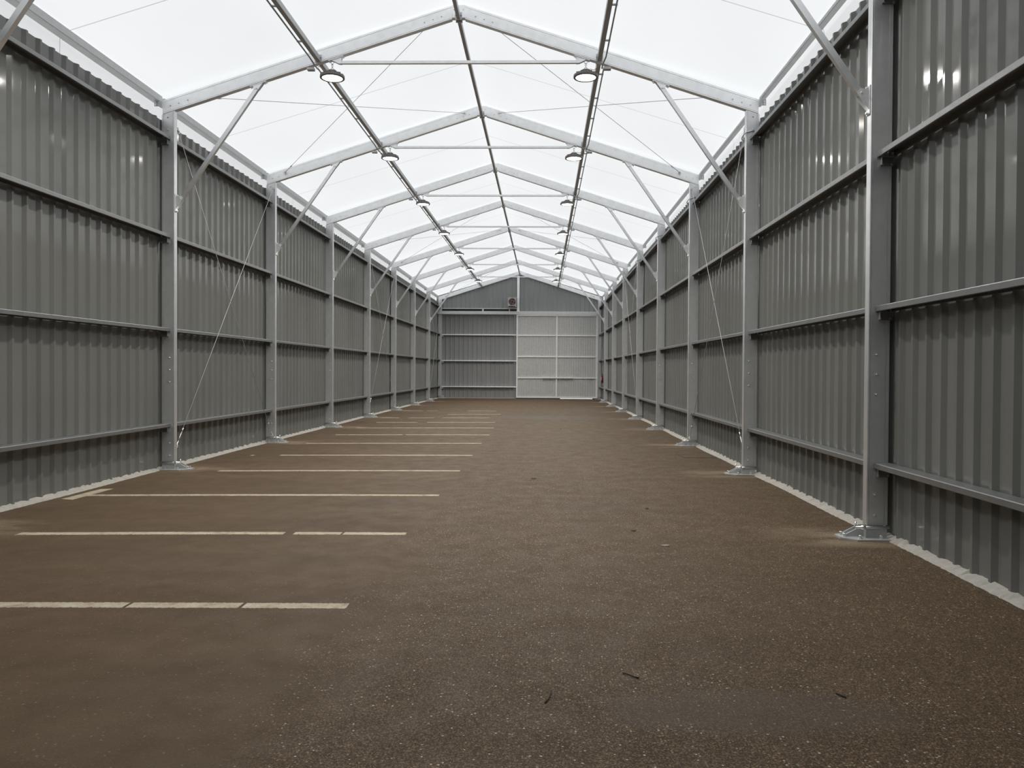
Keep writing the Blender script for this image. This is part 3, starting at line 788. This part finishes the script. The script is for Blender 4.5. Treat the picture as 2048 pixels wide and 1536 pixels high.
for i, (x0, y0, x1, y1, gaps) in enumerate(LINES):
    rnd = random.Random(40 + i)
    def f(bm):
        n = int(abs(x1 - x0) / .012); prev = None; hw = WD[i] / 2
        for k in range(n + 1):
            u = k / n; xx = x0 + (x1 - x0) * u
            if any(a < xx < c for a, c in gaps): prev = None; continue
            yc = y0 + (y1 - y0) * u + .03 * math.sin(u * 3.1)
            j0, j1 = rnd.uniform(-.006, .006), rnd.uniform(-.006, .006)
            if rnd.random() < .03: j0 += .015
            cur = [bm.verts.new((xx, yc - hw + j0, .004)), bm.verts.new((xx, yc + hw + j1, .004)), bm.verts.new((xx, yc + hw + j1 + .003, 0.0005)), bm.verts.new((xx, yc - hw + j0 - .003, 0.0005))]
            if prev:
                for q in range(4): bm.faces.new((prev[q], prev[(q + 1) % 4], cur[(q + 1) % 4], cur[q]))
            prev = cur
    o = one('parking_line', f, M['paint'])
    tag(o, f"{LN[i]} worn white parking line on the asphalt{', ' + EXTRA[i] if EXTRA[i] else ', counted from the front edge'}", 'floor marking', 'painted parking lines')
def f(bm):
    prism(bm, [(-4.72, 10.06, .0005), (-4.553, 10.02, .0005), (-4.545, 10.97, .0005), (-4.70, 10.93, .0005)], [(-4.72, 10.06, .005), (-4.553, 10.02, .005), (-4.545, 10.97, .005), (-4.70, 10.93, .005)])
tag(one('edge_marking', f, M['paint']), 'short pale painted strip along the wall foot at the end of a parking line', 'floor marking')

t = thing('drain_cover', (4.49, 16.0, 0), 'flat rectangular floor cover with dark joints by the wall opposite the parking lines', 'drain cover')
one('cover', lambda bm: box(bm, 4.19, 4.79, 15.68, 16.30, 0.0, .006), M['floor'], t)
def f(bm):
    box(bm, 4.16, 4.82, 15.63, 15.68, 0, .004); box(bm, 4.16, 4.82, 16.30, 16.34, 0, .004); box(bm, 4.79, 4.82, 15.68, 16.30, 0, .004); box(bm, 4.16, 4.19, 15.68, 16.30, 0, .004)
one('frame', f, M['dark'], t)

def twig(pts, r, label):
    def f(bm): tube(bm, [(x, yy, z + r + .001) for x, yy, z in pts], r, 6)
    tag(one('twig', f, M['twig'], None, True), label, 'twig', 'twigs on the asphalt')
twig([(1.868, 4.425, 0), (1.89, 4.40, .004), (1.92, 4.372, .002), (1.95, 4.352, 0)], .0035, 'curved dark twig on the asphalt beside a grey damp patch')
twig([(1.470, 4.17, 0), (1.466, 4.10, .003), (1.455, 4.05, .003), (1.438, 4.01, 0)], .0035, 'dark twig lying lengthwise on the asphalt, the frontmost of three')
twig([(2.955, 4.185, 0), (2.966, 4.16, .002), (2.985, 4.125, 0)], .004, 'short straight dark twig on the asphalt on the side opposite the parking lines')
def chip(p, sx_, sy_, m_, label, nm='leaf'):
    def f(bm):
        rnd = random.Random(hash(p) % 1000); n = 7
        a = [(p[0] + sx_ * math.cos(2 * math.pi * k / n) * rnd.uniform(.6, 1), p[1] + sy_ * math.sin(2 * math.pi * k / n) * rnd.uniform(.6, 1)) for k in range(n)]
        prism(bm, [(x, yy, .0005) for x, yy in a], [(x, yy, .008) for x, yy in a])
    tag(one(nm, f, m_), label, 'litter', 'bits of litter on the asphalt')
chip((1.285, 12.45), .05, .10, M['leaf'], 'small dark leaf in the middle of the asphalt aisle')
chip((2.70, 9.80), .025, .06, M['leaf'], 'dark leaf crumb on the asphalt, midway to the second column')
chip((2.38, 8.42), .03, .04, M['leaf'], 'dark leaf crumb on the asphalt nearer the front')
chip((2.61, 7.70), .055, .02, M['paper'], 'pale thin splinter on the asphalt near the nearest column', 'splinter')
chip((-3.15, 6.22), .04, .02, M['twig'], 'dark crumb of bark between the two nearest parking lines', 'bark')
chip((1.94, 23.2), .03, .12, M['leaf'], 'tiny dark leaf far down the asphalt aisle')
